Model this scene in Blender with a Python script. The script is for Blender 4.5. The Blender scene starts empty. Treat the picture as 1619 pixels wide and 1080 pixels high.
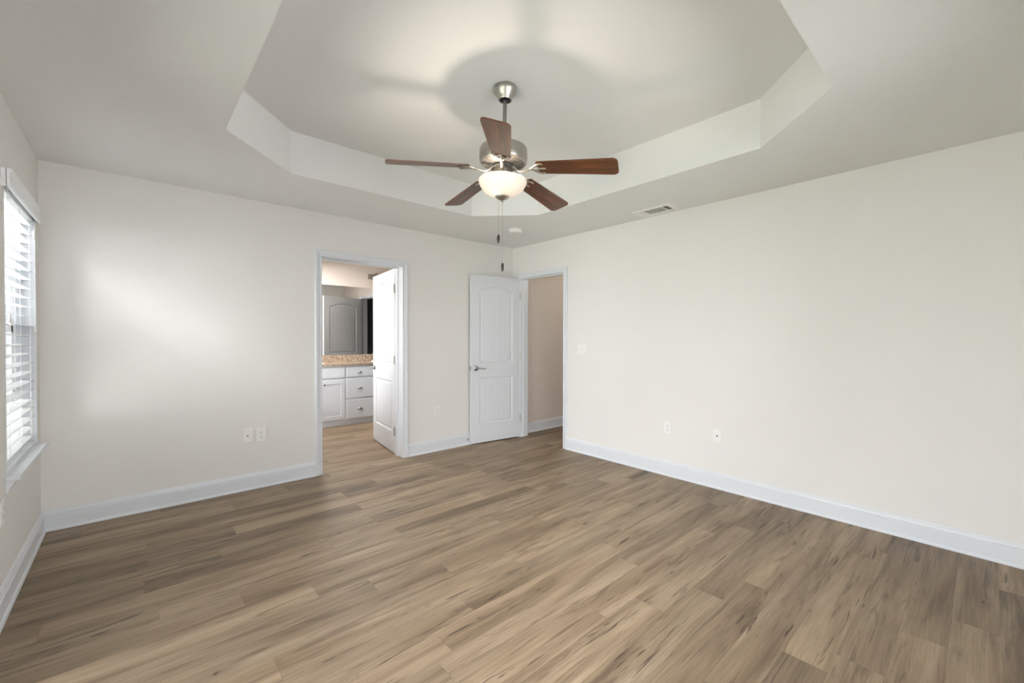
import bpy, bmesh, math, random
from math import pi, sin, cos, radians as R
from mathutils import Vector, Matrix
from mathutils.geometry import tessellate_polygon
random.seed(7)
S = bpy.context.scene
COL = S.collection

# ---------------------------------------------------------------- camera
YAW, PITCH, ROLL, FPX = 0.7288, -0.011, 0.0014, 668.29
CAM = Vector((-3.6996, -4.1226, 1.2897))
cam = bpy.data.cameras.new('camera'); cam_o = bpy.data.objects.new('camera', cam); COL.objects.link(cam_o)
cam.sensor_fit = 'HORIZONTAL'; cam.sensor_width = 36.0; cam.lens = FPX / 1619 * 36.0; cam.clip_start = 0.02
fw = Vector((cos(PITCH)*sin(YAW), cos(PITCH)*cos(YAW), sin(PITCH)))
rt = Vector((cos(YAW), -sin(YAW), 0)); up = rt.cross(fw)
rt2 = rt*cos(ROLL) + up*sin(ROLL); up2 = -rt*sin(ROLL) + up*cos(ROLL)
cam_o.matrix_world = Matrix(((rt2.x, up2.x, -fw.x, CAM.x), (rt2.y, up2.y, -fw.y, CAM.y), (rt2.z, up2.z, -fw.z, CAM.z), (0, 0, 0, 1)))
S.camera = cam_o

# ---------------------------------------------------------------- world, lights, exposure
S.view_settings.view_transform = 'Standard'; S.view_settings.look = 'None'
S.view_settings.gamma = 1.0; S.view_settings.use_curve_mapping = False
S.view_settings.exposure = 0.08
S.cycles.max_bounces = 14; S.cycles.diffuse_bounces = 8; S.cycles.transparent_max_bounces = 16
S.cycles.sample_clamp_indirect = 8.0; S.cycles.use_denoising = True
S.cycles.caustics_reflective = False; S.cycles.caustics_refractive = False
W = bpy.data.worlds.new('sky'); S.world = W; W.use_nodes = True
bg = W.node_tree.nodes['Background']; bg.inputs['Strength'].default_value = 6.6
_n = W.node_tree.nodes; _l = W.node_tree.links
_tc = _n.new('ShaderNodeTexCoord'); _sx = _n.new('ShaderNodeSeparateXYZ'); _rp = _n.new('ShaderNodeValToRGB')
_l.new(_tc.outputs['Generated'], _sx.inputs[0]); _l.new(_sx.outputs['Z'], _rp.inputs[0]); _l.new(_rp.outputs[0], bg.inputs['Color'])
_rp.color_ramp.elements[0].position = 0.0; _rp.color_ramp.elements[0].color = (0.95, 0.96, 1.0, 1)      # overcast sky, brighter overhead
_rp.color_ramp.elements[1].position = 0.75; _rp.color_ramp.elements[1].color = (1.9, 1.92, 2.0, 1)

LX = -4.1652                    # left wall plane; back wall y=0; right wall x=0
REAR = -4.62
def area(name, loc, direction, sx, sy, power, color):
    l = bpy.data.lights.new(name, 'AREA'); l.shape = 'RECTANGLE'; l.size = sx; l.size_y = sy; l.energy = power; l.color = color
    o = bpy.data.objects.new(name, l); COL.objects.link(o); o.location = loc
    o.rotation_euler = Vector(direction).to_track_quat('-Z', 'Y').to_euler(); return o
def point(name, loc, power, color, rad=0.03):
    l = bpy.data.lights.new(name, 'POINT'); l.energy = power; l.color = color; l.shadow_soft_size = rad
    o = bpy.data.objects.new(name, l); COL.objects.link(o); o.location = loc; return o
area('daylight_left_window', (LX-0.50, -0.56, 1.40), (1, 0, 0), 1.2, 1.6, 46, (0.98, 0.98, 1.0))
area('fill_left_window_overhead', (LX-0.9, -0.55, 2.75), (1, 0, -1.35), 1.0, 1.2, 400, (0.98, 0.98, 1.0))  # added fill from above, stands in for sky on slats and soffit
area('fill_left_window_upward', (LX-0.85, -0.545, 0.25), (1, 0, 0.85), 1.1, 1.1, 340, (1.0, 0.99, 0.96))  # added upward fill, stands in for light bounced off a sunlit lawn
area('fill_added_glass_door', (LX-0.30, -3.0, 1.04), (1, 0, 0), 2.6, 2.0, 38, (0.99, 0.985, 0.985))  # added light behind the made-up glass door, brightens right wall and floor
area('fill_added_bathroom_window', (-3.25, 1.15, 1.5), (1, 0, 0), 1.2, 1.2, 26, (1.0, 0.985, 0.96))  # added light outside the made-up bathroom window, unseen
area('added_bathroom_fill', (-1.95, 1.75, 2.425), (0, 0, -1), 0.5, 0.5, 45, (1.0, 0.96, 0.92))  # added fill under the bathroom ceiling, no fixture modelled
point('added_hall_fill', (1.2, -1.2, 2.3), 16, (1.0, 0.93, 0.85), 0.12)  # unseen point light added to brighten the hall

# ---------------------------------------------------------------- helpers
def lin(r, g, b):
    f = lambda c: (c/255)/12.92 if c/255 <= 0.04045 else ((c/255+0.055)/1.055)**2.4
    return (f(r), f(g), f(b), 1)
class NT:
    def __init__(s, name):
        s.m = bpy.data.materials.new(name); s.m.use_nodes = True; s.t = s.m.node_tree; s.n = s.t.nodes
        s.bsdf = s.n['Principled BSDF']; s.out = s.n['Material Output']
    def node(s, typ, ins=None, **kw):
        nd = s.n.new(typ)
        for k, v in kw.items(): setattr(nd, k, v)
        for k, v in (ins or {}).items():
            if hasattr(v, 'is_linked') or isinstance(v, bpy.types.NodeSocket): s.t.links.new(v, nd.inputs[k])
            else: nd.inputs[k].default_value = v
        return nd
    def set(s, **kw):
        for k, v in kw.items():
            k = k.replace('_', ' ')
            if isinstance(v, bpy.types.NodeSocket): s.t.links.new(v, s.bsdf.inputs[k])
            else: s.bsdf.inputs[k].default_value = v
    def ramp(s, fac, stops, interp='LINEAR'):
        r = s.node('ShaderNodeValToRGB', {'Fac': fac}); r.color_ramp.interpolation = interp
        e = r.color_ramp.elements
        while len(e) > 1: e.remove(e[-1])
        e[0].position, e[0].color = stops[0]
        for p, c in stops[1:]:
            x = e.new(p); x.color = c
        return r.outputs['Color']
    def mix(s, fac, a, b, mode='MIX'):
        n = s.node('ShaderNodeMix', data_type='RGBA', blend_type=mode)
        for k, v in ((0, fac), (6, a), (7, b)):
            if isinstance(v, bpy.types.NodeSocket): s.t.links.new(v, n.inputs[k])
            else: n.inputs[k].default_value = v
        return n.outputs[2]
    def math(s, op, a, b=0.0, c=None, clamp=False):
        n = s.node('ShaderNodeMath', operation=op, use_clamp=clamp)
        for k, v in enumerate((a, b) if c is None else (a, b, c)):
            if isinstance(v, bpy.types.NodeSocket): s.t.links.new(v, n.inputs[k])
            else: n.inputs[k].default_value = v
        return n.outputs[0]
    def bump(s, h, strength, dist=0.01):
        b = s.node('ShaderNodeBump', {'Height': h, 'Strength': strength, 'Distance': dist}); s.set(Normal=b.outputs['Normal'])
g1 = lambda v: (v, v, v, 1)

def mat_plain(name, rgb, rough=0.5, metal=0.0, bump=0.0, bscale=200, spec=0.5, vary=0.03):
    t = NT(name); co = t.node('ShaderNodeTexCoord').outputs['Object']
    nz = t.node('ShaderNodeTexNoise', {'Vector': co, 'Scale': 3.0, 'Detail': 2.0}).outputs['Fac']
    c = lin(*rgb); lo = tuple(x*(1-vary) for x in c[:3])+(1,); hi = tuple(min(1, x*(1+vary)) for x in c[:3])+(1,)
    t.set(Base_Color=t.ramp(nz, [(0.3, lo), (0.7, hi)]), Roughness=rough, Metallic=metal)
    t.bsdf.inputs['Specular IOR Level'].default_value = spec
    if bump:
        n2 = t.node('ShaderNodeTexNoise', {'Vector': co, 'Scale': bscale, 'Detail': 3.0}).outputs['Fac']
        t.bump(n2, bump, 0.002)
    return t.m
M = {}
M['wall'] = mat_plain('greige wall paint', (224, 222, 218), 0.75, bump=0.18, bscale=170, spec=0.25, vary=0.006)
M['ceil'] = mat_plain('knockdown ceiling paint', (225, 225, 223), 0.85, bump=0.5, bscale=70, spec=0.2, vary=0.006)
M['bath'] = mat_plain('bathroom wall paint', (214, 204, 196), 0.75, bump=0.15, bscale=170, spec=0.25, vary=0.006)
M['hall'] = mat_plain('hall wall paint', (214, 204, 194), 0.75, bump=0.15, bscale=170, spec=0.25, vary=0.006)
M['trim'] = mat_plain('white semi gloss trim', (216, 219, 223), 0.35, vary=0.004)
M['door'] = mat_plain('white door paint', (214, 217, 221), 0.4, bump=0.04, bscale=120, vary=0.004)
M['plate'] = mat_plain('white plastic plate', (231, 229, 226), 0.35, vary=0.004)
M['slotdark'] = mat_plain('dark slot', (70, 66, 62), 0.6)
M['nickel'] = mat_plain('brushed nickel', (176, 172, 164), 0.34, 1.0)
M['chrome'] = mat_plain('satin chrome', (170, 170, 172), 0.22, 1.0)
M['steelrod'] = mat_plain('grey rod', (140, 138, 136), 0.4, 0.9)
M['black'] = mat_plain('black canopy shade', (22, 21, 20), 0.6)
M['fob'] = mat_plain('dark walnut fob', (42, 32, 26), 0.35)
M['vinyl'] = mat_plain('white vinyl', (236, 238, 240), 0.4, vary=0.004)
M['cabinet'] = mat_plain('white cabinet paint', (222, 226, 232), 0.4, vary=0.004)
M['porcelain'] = mat_plain('white porcelain', (244, 242, 238), 0.12, vary=0.004)
M['darktile'] = mat_plain('dark grey tile', (92, 92, 96), 0.5, vary=0.12)
M['ventgrey'] = mat_plain('shadowed duct metal', (96, 92, 88), 0.7)

def mat_floor():
    t = NT('oak vinyl planks')
    uv = t.node('ShaderNodeUVMap', uv_map='UVMap').outputs['UV']
    att = t.node('ShaderNodeAttribute', attribute_name='plank')
    sp = t.node('ShaderNodeSeparateColor', {'Color': att.outputs['Color']})
    rnd, rnd2, edge = sp.outputs[0], sp.outputs[1], sp.outputs[2]
    def mp(sx, sy): return t.node('ShaderNodeMapping', {'Vector': uv, 'Scale': (sx, sy, 1)}).outputs['Vector']
    def nz(v, sc=1.0, det=3.0, rough=0.55, dist=0.0):
        return t.node('ShaderNodeTexNoise', {'Vector': v, 'Scale': sc, 'Detail': det, 'Roughness': rough, 'Distortion': dist}).outputs['Fac']
    broad = nz(mp(0.9, 9.0), 1, 2.5, 0.5, 0.8)
    base = t.ramp(broad, [(0.25, lin(108, 90, 70)), (0.42, lin(138, 118, 95)), (0.58, lin(154, 134, 110)), (0.78, lin(168, 148, 124))])
    fine = nz(mp(5, 190), 1, 4, 0.65, 0.2)
    base = t.mix(0.55, base, t.ramp(fine, [(0.25, g1(0.62)), (0.75, g1(1.22))]), 'MULTIPLY')
    mid = nz(mp(2.2, 34), 1, 3, 0.6, 0.7)
    base = t.mix(0.5, base, t.ramp(mid, [(0.3, g1(0.66)), (0.7, g1(1.15))]), 'MULTIPLY')
    # cathedral figure
    wv = t.node('ShaderNodeTexWave', {'Vector': mp(0.55, 5.0), 'Scale': 4.2, 'Distortion': 7.0, 'Detail': 2.0, 'Detail Scale': 1.1, 'Detail Roughness': 0.5}, wave_type='BANDS', bands_direction='Y').outputs['Fac']
    wmask = t.ramp(nz(mp(0.8, 5.0), 1, 1, 0.5), [(0.50, g1(0)), (0.62, g1(1))])
    wl = t.ramp(wv, [(0.0, g1(0.72)), (0.35, g1(1.0))])
    base = t.mix(t.math('MULTIPLY', wmask, 0.6), base, wl, 'MULTIPLY')
    # dark mineral streaks along the grain
    stk = nz(mp(1.5, 17), 1, 4, 0.62, 1.0)
    smask = t.ramp(stk, [(0.56, g1(0)), (0.66, g1(0.75)), (0.76, g1(1))])
    base = t.mix(t.math('MULTIPLY', smask, 0.7), base, lin(84, 66, 52))
    # thin cracks
    crk = nz(mp(2.4, 48), 1, 2, 0.5, 1.6)
    gate = t.ramp(nz(mp(1.3, 6), 1, 1, 0.5), [(0.50, g1(0)), (0.60, g1(1))])
    cmask = t.math('MULTIPLY', t.ramp(crk, [(0.62, g1(0)), (0.665, g1(1))]), gate)
    base = t.mix(t.math('MULTIPLY', cmask, 0.8), base, lin(60, 46, 36))
    # knots: small dark eyes drawn out along the grain, with a brown halo that trails along the board
    dv = t.node('ShaderNodeMix', data_type='RGBA', blend_type='LINEAR_LIGHT')
    dn = t.node('ShaderNodeTexNoise', {'Vector': mp(14, 30), 'Scale': 1.0, 'Detail': 3.0, 'Roughness': 0.6}).outputs['Color']
    dv.inputs[0].default_value = 0.10; t.t.links.new(mp(2.0, 6.2), dv.inputs[6]); t.t.links.new(dn, dv.inputs[7])
    vo = t.node('ShaderNodeTexVoronoi', {'Vector': dv.outputs[2], 'Scale': 1.0}, voronoi_dimensions='2D')
    vsp = t.node('ShaderNodeSeparateColor', {'Color': vo.outputs['Color']})
    sel = t.math('GREATER_THAN', vsp.outputs[0], 0.58)
    size = t.math('MULTIPLY_ADD', vsp.outputs[1], 1.6, 0.9)
    dk = t.math('MULTIPLY', vo.outputs['Distance'], size)
    k1 = t.ramp(dk, [(0.0, g1(1)), (0.035, g1(0.8)), (0.07, g1(0))])
    k2 = t.ramp(dk, [(0.05, g1(1)), (0.42, g1(0))])
    base = t.mix(t.math('MULTIPLY', t.math('MULTIPLY', k2, sel), 0.40), base, lin(98, 80, 64))
    base = t.mix(t.math('MULTIPLY', t.math('MULTIPLY', k1, sel), 0.72), base, lin(58, 45, 35))
    # plank to plank tone
    tone = t.ramp(rnd, [(0, g1(0.78)), (0.3, g1(0.94)), (0.7, g1(1.04)), (1, g1(1.16))])
    base = t.mix(1.0, base, tone, 'MULTIPLY')
    base = t.mix(t.math('MULTIPLY', edge, 0.28), base, lin(70, 56, 44))
    t.set(Base_Color=base, Roughness=t.ramp(fine, [(0.2, g1(0.52)), (0.8, g1(0.42))]))
    t.bsdf.inputs['Specular IOR Level'].default_value = 0.35
    t.bump(fine, 0.06, 0.002)
    return t.m
M['floor'] = mat_floor()

def mat_blade():
    t = NT('walnut fan blade'); co = t.node('ShaderNodeTexCoord').outputs['Object']
    v = t.node('ShaderNodeMapping', {'Vector': co, 'Scale': (3, 42, 10)}).outputs['Vector']
    n = t.node('ShaderNodeTexNoise', {'Vector': v, 'Scale': 1.0, 'Detail': 5.0, 'Roughness': 0.6, 'Distortion': 0.6}).outputs['Fac']
    t.set(Base_Color=t.ramp(n, [(0.25, lin(40, 20, 10)), (0.5, lin(90, 51, 26)), (0.75, lin(130, 79, 43))]), Roughness=0.34)
    t.bsdf.inputs['Specular IOR Level'].default_value = 0.6
    return t.m
M['blade'] = mat_blade()
def mat_granite():
    t = NT('tan granite'); co = t.node('ShaderNodeTexCoord').outputs['Object']
    a = t.node('ShaderNodeTexNoise', {'Vector': co, 'Scale': 55.0, 'Detail': 4.0, 'Roughness': 0.7}).outputs['Fac']
    b = t.node('ShaderNodeTexVoronoi', {'Vector': co, 'Scale': 85.0})
    sb = t.node('ShaderNodeSeparateColor', {'Color': b.outputs['Color']}).outputs[0]
    c = t.ramp(a, [(0.3, lin(98, 82, 68)), (0.45, lin(162, 143, 124)), (0.6, lin(190, 172, 152)), (0.75, lin(226, 212, 196))])
    d = t.ramp(sb, [(0.0, lin(52, 44, 40)), (0.2, lin(140, 118, 98)), (0.5, lin(184, 164, 142)), (0.85, lin(226, 210, 190))], 'CONSTANT')
    t.set(Base_Color=t.mix(0.5, c, d), Roughness=0.2)
    return t.m
M['granite'] = mat_granite()
def mat_mirror():
    t = NT('mirror silver'); t.set(Base_Color=(0.86, 0.87, 0.87, 1), Metallic=1.0, Roughness=0.015); return t.m
M['mirror'] = mat_mirror()
def mat_glass():
    t = NT('window glass'); tr = t.node('ShaderNodeBsdfTransparent', {'Color': (0.97, 0.98, 0.98, 1)})
    gl = t.node('ShaderNodeBsdfGlossy', {'Roughness': 0.02}); fr = t.node('ShaderNodeFresnel', {'IOR': 1.45})
    mx = t.node('ShaderNodeMixShader', {0: fr.outputs[0], 1: tr.outputs[0], 2: gl.outputs[0]})
    t.t.links.new(mx.outputs[0], t.out.inputs['Surface']); return t.m
M['glass'] = mat_glass()
def mat_screen():
    t = NT('insect screen'); tr = t.node('ShaderNodeBsdfTransparent', {'Color': (1, 1, 1, 1)})
    d = t.node('ShaderNodeBsdfDiffuse', {'Color': lin(70, 72, 74)})
    mx = t.node('ShaderNodeMixShader', {0: 0.35, 1: tr.outputs[0], 2: d.outputs[0]})
    t.t.links.new(mx.outputs[0], t.out.inputs['Surface']); return t.m
M['screen'] = mat_screen()
def mat_slat():
    t = NT('white blind slat')
    tl = t.node('ShaderNodeBsdfTranslucent', {'Color': (0.92, 0.93, 0.93, 1)})
    t.set(Base_Color=lin(228, 229, 230), Roughness=0.45)
    mx = t.node('ShaderNodeMixShader', {0: 0.05, 1: t.bsdf.outputs[0], 2: tl.outputs[0]})
    t.t.links.new(mx.outputs[0], t.out.inputs['Surface']); return t.m
M['slat'] = mat_slat()
def mat_bowl():
    t = NT('frosted lit glass')
    tl = t.node('ShaderNodeBsdfTranslucent', {'Color': (0.95, 0.90, 0.84, 1)})
    t.set(Base_Color=lin(246, 240, 232), Roughness=0.3)
    t.bsdf.inputs['Emission Color'].default_value = (1.0, 0.86, 0.72, 1); t.bsdf.inputs['Emission Strength'].default_value = 0.12
    mx = t.node('ShaderNodeMixShader', {0: 0.40, 1: t.bsdf.outputs[0], 2: tl.outputs[0]})
    t.t.links.new(mx.outputs[0], t.out.inputs['Surface']); return t.m
M['bowl'] = mat_bowl()
def mat_bulb():
    t = NT('lit bulb'); tr = t.node('ShaderNodeBsdfTransparent', {'Color': (1, 0.97, 0.93, 1)})
    em = t.node('ShaderNodeEmission', {'Color': (1.0, 0.84, 0.66, 1), 'Strength': 6.0})
    mx = t.node('ShaderNodeMixShader', {0: 0.15, 1: tr.outputs[0], 2: em.outputs[0]})
    t.t.links.new(mx.outputs[0], t.out.inputs['Surface']); return t.m
M['bulb'] = mat_bulb()

# geometry accumulators -------------------------------------------------------
class MB:
    def __init__(s): s.b = bmesh.new()
    def faces(s, vs, fs):
        v = [s.b.verts.new(p) for p in vs]
        for f in fs:
            try: s.b.faces.new([v[i] for i in f])
            except ValueError: pass
        return s
    def box(s, x0, x1, y0, y1, z0, z1, mtx=None, bev=0.0):
        x0, x1 = sorted((x0, x1)); y0, y1 = sorted((y0, y1)); z0, z1 = sorted((z0, z1))
        ps = [Vector((x, y, z)) for z in (z0, z1) for y in (y0, y1) for x in (x0, x1)]
        if mtx is not None: ps = [mtx @ p for p in ps]
        v = [s.b.verts.new(p) for p in ps]
        fs = [s.b.faces.new([v[i] for i in f]) for f in ((0, 2, 3, 1), (4, 5, 7, 6), (0, 1, 5, 4), (2, 6, 7, 3), (0, 4, 6, 2), (1, 3, 7, 5))]
        if bev > 0:
            es = list({e for f in fs for e in f.edges})
            bmesh.ops.bevel(s.b, geom=es, offset=bev, segments=2, affect='EDGES', profile=0.6)
        return s
    def lathe(s, prof, n=40, mtx=None, cap=True):
        mtx = mtx or Matrix()
        rings = []
        for r, z in prof:
            if r < 1e-6: rings.append([s.b.verts.new(mtx @ Vector((0, 0, z)))])
            else: rings.append([s.b.verts.new(mtx @ Vector((r*cos(2*pi*i/n), r*sin(2*pi*i/n), z))) for i in range(n)])
        for a, b in zip(rings, rings[1:]):
            for i in range(n):
                j = (i+1) % n
                if len(a) == 1 and len(b) == 1: continue
                if len(a) == 1: s.b.faces.new((a[0], b[j], b[i]))
                elif len(b) == 1: s.b.faces.new((a[i], a[j], b[0]))
                else: s.b.faces.new((a[i], a[j], b[j], b[i]))
        if cap:
            for rg in (rings[0], rings[-1]):
                if len(rg) > 1: s.b.faces.new(rg)
        return s
    def tube(s, pts, rad, n=10, flat=1.0, caps=True, upv=None):
        pts = [Vector(p) for p in pts]; rings = []
        rads = rad if isinstance(rad, (list, tuple)) else [rad]*len(pts)
        for i, p in enumerate(pts):
            d = (pts[min(i+1, len(pts)-1)] - pts[max(i-1, 0)]).normalized()
            u = Vector(upv) if upv else Vector((0, 0, 1))
            if abs(d.dot(u)) > 0.95: u = Vector((1, 0, 0))
            a = d.cross(u).normalized(); b = a.cross(d)
            rings.append([s.b.verts.new(p + (a*cos(2*pi*k/n) + b*sin(2*pi*k/n)*flat)*rads[i]) for k in range(n)])
        for a, b in zip(rings, rings[1:]):
            for k in range(n): s.b.faces.new((a[k], a[(k+1) % n], b[(k+1) % n], b[k]))
        if caps: s.b.faces.new(rings[0]); s.b.faces.new(rings[-1])
        return s
    def prism(s, outline, z0, z1, mtx=None):          # outline in xy, extruded in z
        mtx = mtx or Matrix(); n = len(outline)
        a = [s.b.verts.new(mtx @ Vector((x, y, z0))) for x, y in outline]
        b = [s.b.verts.new(mtx @ Vector((x, y, z1))) for x, y in outline]
        s.b.faces.new(a[::-1]); s.b.faces.new(b)
        for i in range(n): s.b.faces.new((a[i], a[(i+1) % n], b[(i+1) % n], b[i]))
        return s
    def sweep(s, prof, frames):
        """prof: closed list of (a,b); frames: list of (origin, A, B) with possibly scaled (mitred) axes"""
        rings = [[s.b.verts.new(Vector(o) + Vector(A)*a + Vector(B)*b) for a, b in prof] for o, A, B in frames]
        n = len(prof)
        for p, q in zip(rings, rings[1:]):
            for i in range(n): s.b.faces.new((p[i], p[(i+1) % n], q[(i+1) % n], q[i]))
        s.b.faces.new(rings[0]); s.b.faces.new(rings[-1][::-1])
        return s
    def ob(s, name, mat, parent=None, smooth=None, loc=None):
        bmesh.ops.recalc_face_normals(s.b, faces=s.b.faces[:])
        me = bpy.data.meshes.new(name); s.b.to_mesh(me); s.b.free(); me.materials.append(M[mat] if isinstance(mat, str) else mat)
        if smooth is not None:
            me.polygons.foreach_set('use_smooth', [True]*len(me.polygons))
            try: me.set_sharp_from_angle(angle=R(smooth))
            except Exception: pass
        o = bpy.data.objects.new(name, me); COL.objects.link(o)
        if loc is not None: o.location = loc
        if parent is not None: o.parent = parent
        return o
def struct(o, label=None):
    o['kind'] = 'structure'
    if label: o['label'] = label
    return o
def tag(o, label, cat, group=None):
    o['label'] = label; o['category'] = cat
    if group: o['group'] = group
    return o
def empty(name, loc=(0, 0, 0), rot=(0, 0, 0)):
    o = bpy.data.objects.new(name, None); COL.objects.link(o); o.location = loc; o.rotation_euler = rot
    o.empty_display_size = 0.1; return o
def copy_tree(o, parent=None):
    c = o.copy(); COL.objects.link(c); c.parent = parent
    for ch in list(o.children): copy_tree(ch, c)
    return c

# ---------------------------------------------------------------- floor
H = 2.44
PW, PL = 0.15, 1.22
JOINT = {-2.83: -2.09, -3.13: -1.555, -2.98: -1.858, -3.43: -0.893, -3.88: -1.19, -4.03: -0.915, -3.73: -1.58, -1.63: -3.313,
         -2.23: -3.292, -1.48: -3.624, -0.58: -3.653, -1.33: -2.797, -2.08: -2.415, -1.93: -1.565, -1.78: -1.804, -0.88: -2.435, -1.03: -2.109}
def floor_mesh():
    b = bmesh.new(); uvl = b.loops.layers.uv.new('UVMap'); cl = b.loops.layers.float_color.new('plank')
    X0, X1 = LX-0.1, 2.7
    rng = random.Random(11)
    k = -39
    while True:
        yt = round(-2.83 - PW*k, 3); k += 1
        if yt - PW > 2.75: k += 0
        if yt < REAR - 0.1: break
        if yt - PW > 2.75: continue
        y0, y1 = max(yt-PW, REAR-0.1), min(yt, 2.75)
        j = JOINT.get(round(yt, 2), rng.uniform(0, PL))
        x = j - PL*math.ceil((j-X0)/PL)
        while x < X1:
            a, c = max(x, X0), min(x+PL, X1); x += PL
            if c-a < 0.01: continue
            r1, r2 = rng.random(), rng.random(); ox, oy = rng.uniform(-60, 60), rng.uniform(-60, 60)
            e = 0.0011
            quads = [((a+e, y0+e, c-e, y1-e), 0), ((a, y0, c, y0+e), 1), ((a, y1-e, c, y1), 1), ((a, y0+e, a+e, y1-e), 1), ((c-e, y0+e, c, y1-e), 1)]
            for (p0, q0, p1, q1), ed in quads:
                vs = [b.verts.new((px, py, 0)) for px, py in ((p0, q0), (p1, q0), (p1, q1), (p0, q1))]
                f = b.faces.new(vs)
                for lp in f.loops:
                    lp[uvl].uv = (lp.vert.co.x+ox, lp.vert.co.y+oy); lp[cl] = (r1, r2, ed, 1)
    # a slab edge below so that the floor has thickness
    for lo in ((X0, REAR-0.1, X1, 2.75),):
        ps = [(lo[0], lo[1]), (lo[2], lo[1]), (lo[2], lo[3]), (lo[0], lo[3])]
        tp = [b.verts.new((x, y, -0.002)) for x, y in ps]; bt = [b.verts.new((x, y, -0.12)) for x, y in ps]
        b.faces.new(bt[::-1])
        for i in range(4): b.faces.new((tp[i], bt[i], bt[(i+1) % 4], tp[(i+1) % 4]))
    me = bpy.data.meshes.new('floor'); b.to_mesh(me); b.free(); me.materials.append(M['floor'])
    o = bpy.data.objects.new('floor', me); COL.objects.link(o); return o
struct(floor_mesh(), 'light oak vinyl plank floor')

# ---------------------------------------------------------------- walls
TB, TR, TL = 0.165, 0.12, 0.16            # thickness of back, right, left walls
BX0, BX1, DT = -2.398, -1.580, 2.035      # bathroom doorway (clear)
RY0, RY1 = -0.874, -0.147                 # hall doorway (clear), y
JT = 0.018                                # jamb board thickness
WY0, WY1, WZ0, WZ1 = -0.985, -0.128, 0.605, 2.06   # left window opening
b = MB()
b.box(LX-TL, BX0-JT, 0, TB, 0, H).box(BX1+JT, TR, 0, TB, 0, H).box(BX0-JT, BX1+JT, 0, TB, DT+JT, H)
struct(b.ob('wall_back', 'wall'), 'greige wall with the bathroom doorway')
b = MB()
b.box(0, TR, RY1+JT, 0, 0, H).box(0, TR, REAR-TL, RY0-JT, 0, H).box(0, TR, RY0-JT, RY1+JT, DT+JT, H)
struct(b.ob('wall_right', 'wall'), 'long blank greige wall')
b = MB()
SY0, SY1 = -4.30, -1.70                    # opening for the added glass door of the left wall, unseen
b.box(LX-TL, LX, WY1, 0, 0, H).box(LX-TL, LX, SY1, WY0, 0, H).box(LX-TL, LX, REAR-TL, SY0, 0, H)
b.box(LX-TL, LX, WY0, WY1, 0, WZ0).box(LX-TL, LX, WY0, WY1, WZ1, H).box(LX-TL, LX, SY0, SY1, WZ1, H)
struct(b.ob('wall_left', 'wall'), 'greige wall with the window')
RX0, RX1 = -3.75, -1.2                      # opening for the added rear window, lets daylight in behind the camera
b = MB()
b.box(LX, RX0, REAR-TL, REAR, 0, H).box(RX1, 0, REAR-TL, REAR, 0, H).box(RX0, RX1, REAR-TL, REAR, 0, WZ0).box(RX0, RX1, REAR-TL, REAR, WZ1, H)
struct(b.ob('wall_rear', 'wall'))
# tray ceiling
TX0, TX1, TY0, TY1, TC, TZ = LX+0.8504, -0.8504, -3.6437, -0.8507, 0.4477, 2.7401
oct_ = [(TX0+TC, TY1), (TX1-TC, TY1), (TX1, TY1-TC), (TX1, TY0+TC), (TX1-TC, TY0), (TX0+TC, TY0), (TX0, TY0+TC), (TX0, TY1-TC)]
def tray():
    b = bmesh.new()
    outer = [(LX-TL, TB), (TR, TB), (TR, REAR-TL), (LX-TL, REAR-TL)]
    lo = [Vector((x, y, H)) for x, y in outer]; ho = [Vector((x, y, H)) for x, y in oct_]
    pts = lo+ho; v = [b.verts.new(p) for p in pts]
    for t in tessellate_polygon([lo, ho]): b.faces.new([v[i] for i in t])
    t = [b.verts.new((x, y, TZ)) for x, y in oct_]
    for i in range(8): b.faces.new((v[4+i], v[4+(i+1) % 8], t[(i+1) % 8], t[i]))
    b.faces.new(t)
    # top side closes the slab
    for z in (TZ+0.1,):
        tp = [b.verts.new((x, y, z)) for x, y in outer]; b.faces.new(tp)
        for i in range(4): b.faces.new((v[i], v[(i+1) % 4], tp[(i+1) % 4], tp[i]))
    bmesh.ops.recalc_face_normals(b, faces=b.faces[:])
    me = bpy.data.meshes.new('ceiling'); b.to_mesh(me); b.free(); me.materials.append(M['ceil'])
    o = bpy.data.objects.new('ceiling', me); COL.objects.link(o); return o
struct(tray(), 'tray ceiling with clipped corners')
# bathroom, shower closet and hall shells
VB = 2.60                                 # mirror wall
BRX = -0.35                               # bathroom right wall
CY0, CY1 = 1.06, 1.886                    # closet doorway
struct(MB().box(-2.91, 1.5, VB, VB+0.12, 0, H).ob('wall_bathroom_far', 'bath'))
QY0, QY1, QZ0, QZ1 = 0.55, 1.75, 0.9, 2.05  # opening for the added bathroom window, unseen
struct(MB().box(-2.91, -2.75, TB, QY0, 0, H).box(-2.91, -2.75, QY1, VB, 0, H).box(-2.91, -2.75, QY0, QY1, 0, QZ0).box(-2.91, -2.75, QY0, QY1, QZ1, H).ob('wall_bathroom_left', 'bath'))
b = MB().box(BRX, BRX+0.12, TB, CY0-JT, 0, H).box(BRX, BRX+0.12, CY1+JT, VB, 0, H).box(BRX, BRX+0.12, CY0-JT, CY1+JT, DT+JT, H)
struct(b.ob('wall_bathroom_right', 'bath'))
struct(MB().box(-2.91, 1.5, TB, VB+0.12, H, H+0.1).ob('ceiling_bathroom', 'ceil'))
b = MB().box(1.0, 1.12, 0.3, VB, 0, H).box(BRX+0.12, 1.0, 0.78, 0.9, 0, H).box(BRX+0.12, 1.0, 2.1, 2.22, 0, H)
struct(b.ob('wall_shower', 'darktile'))
struct(MB().box(TR, 2.7, -0.03, 0.09, 0, H).ob('wall_hall_far', 'hall'))
struct(MB().box(2.58, 2.7, -3.0, -0.03, 0, H).ob('wall_hall_right', 'hall'))
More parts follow.
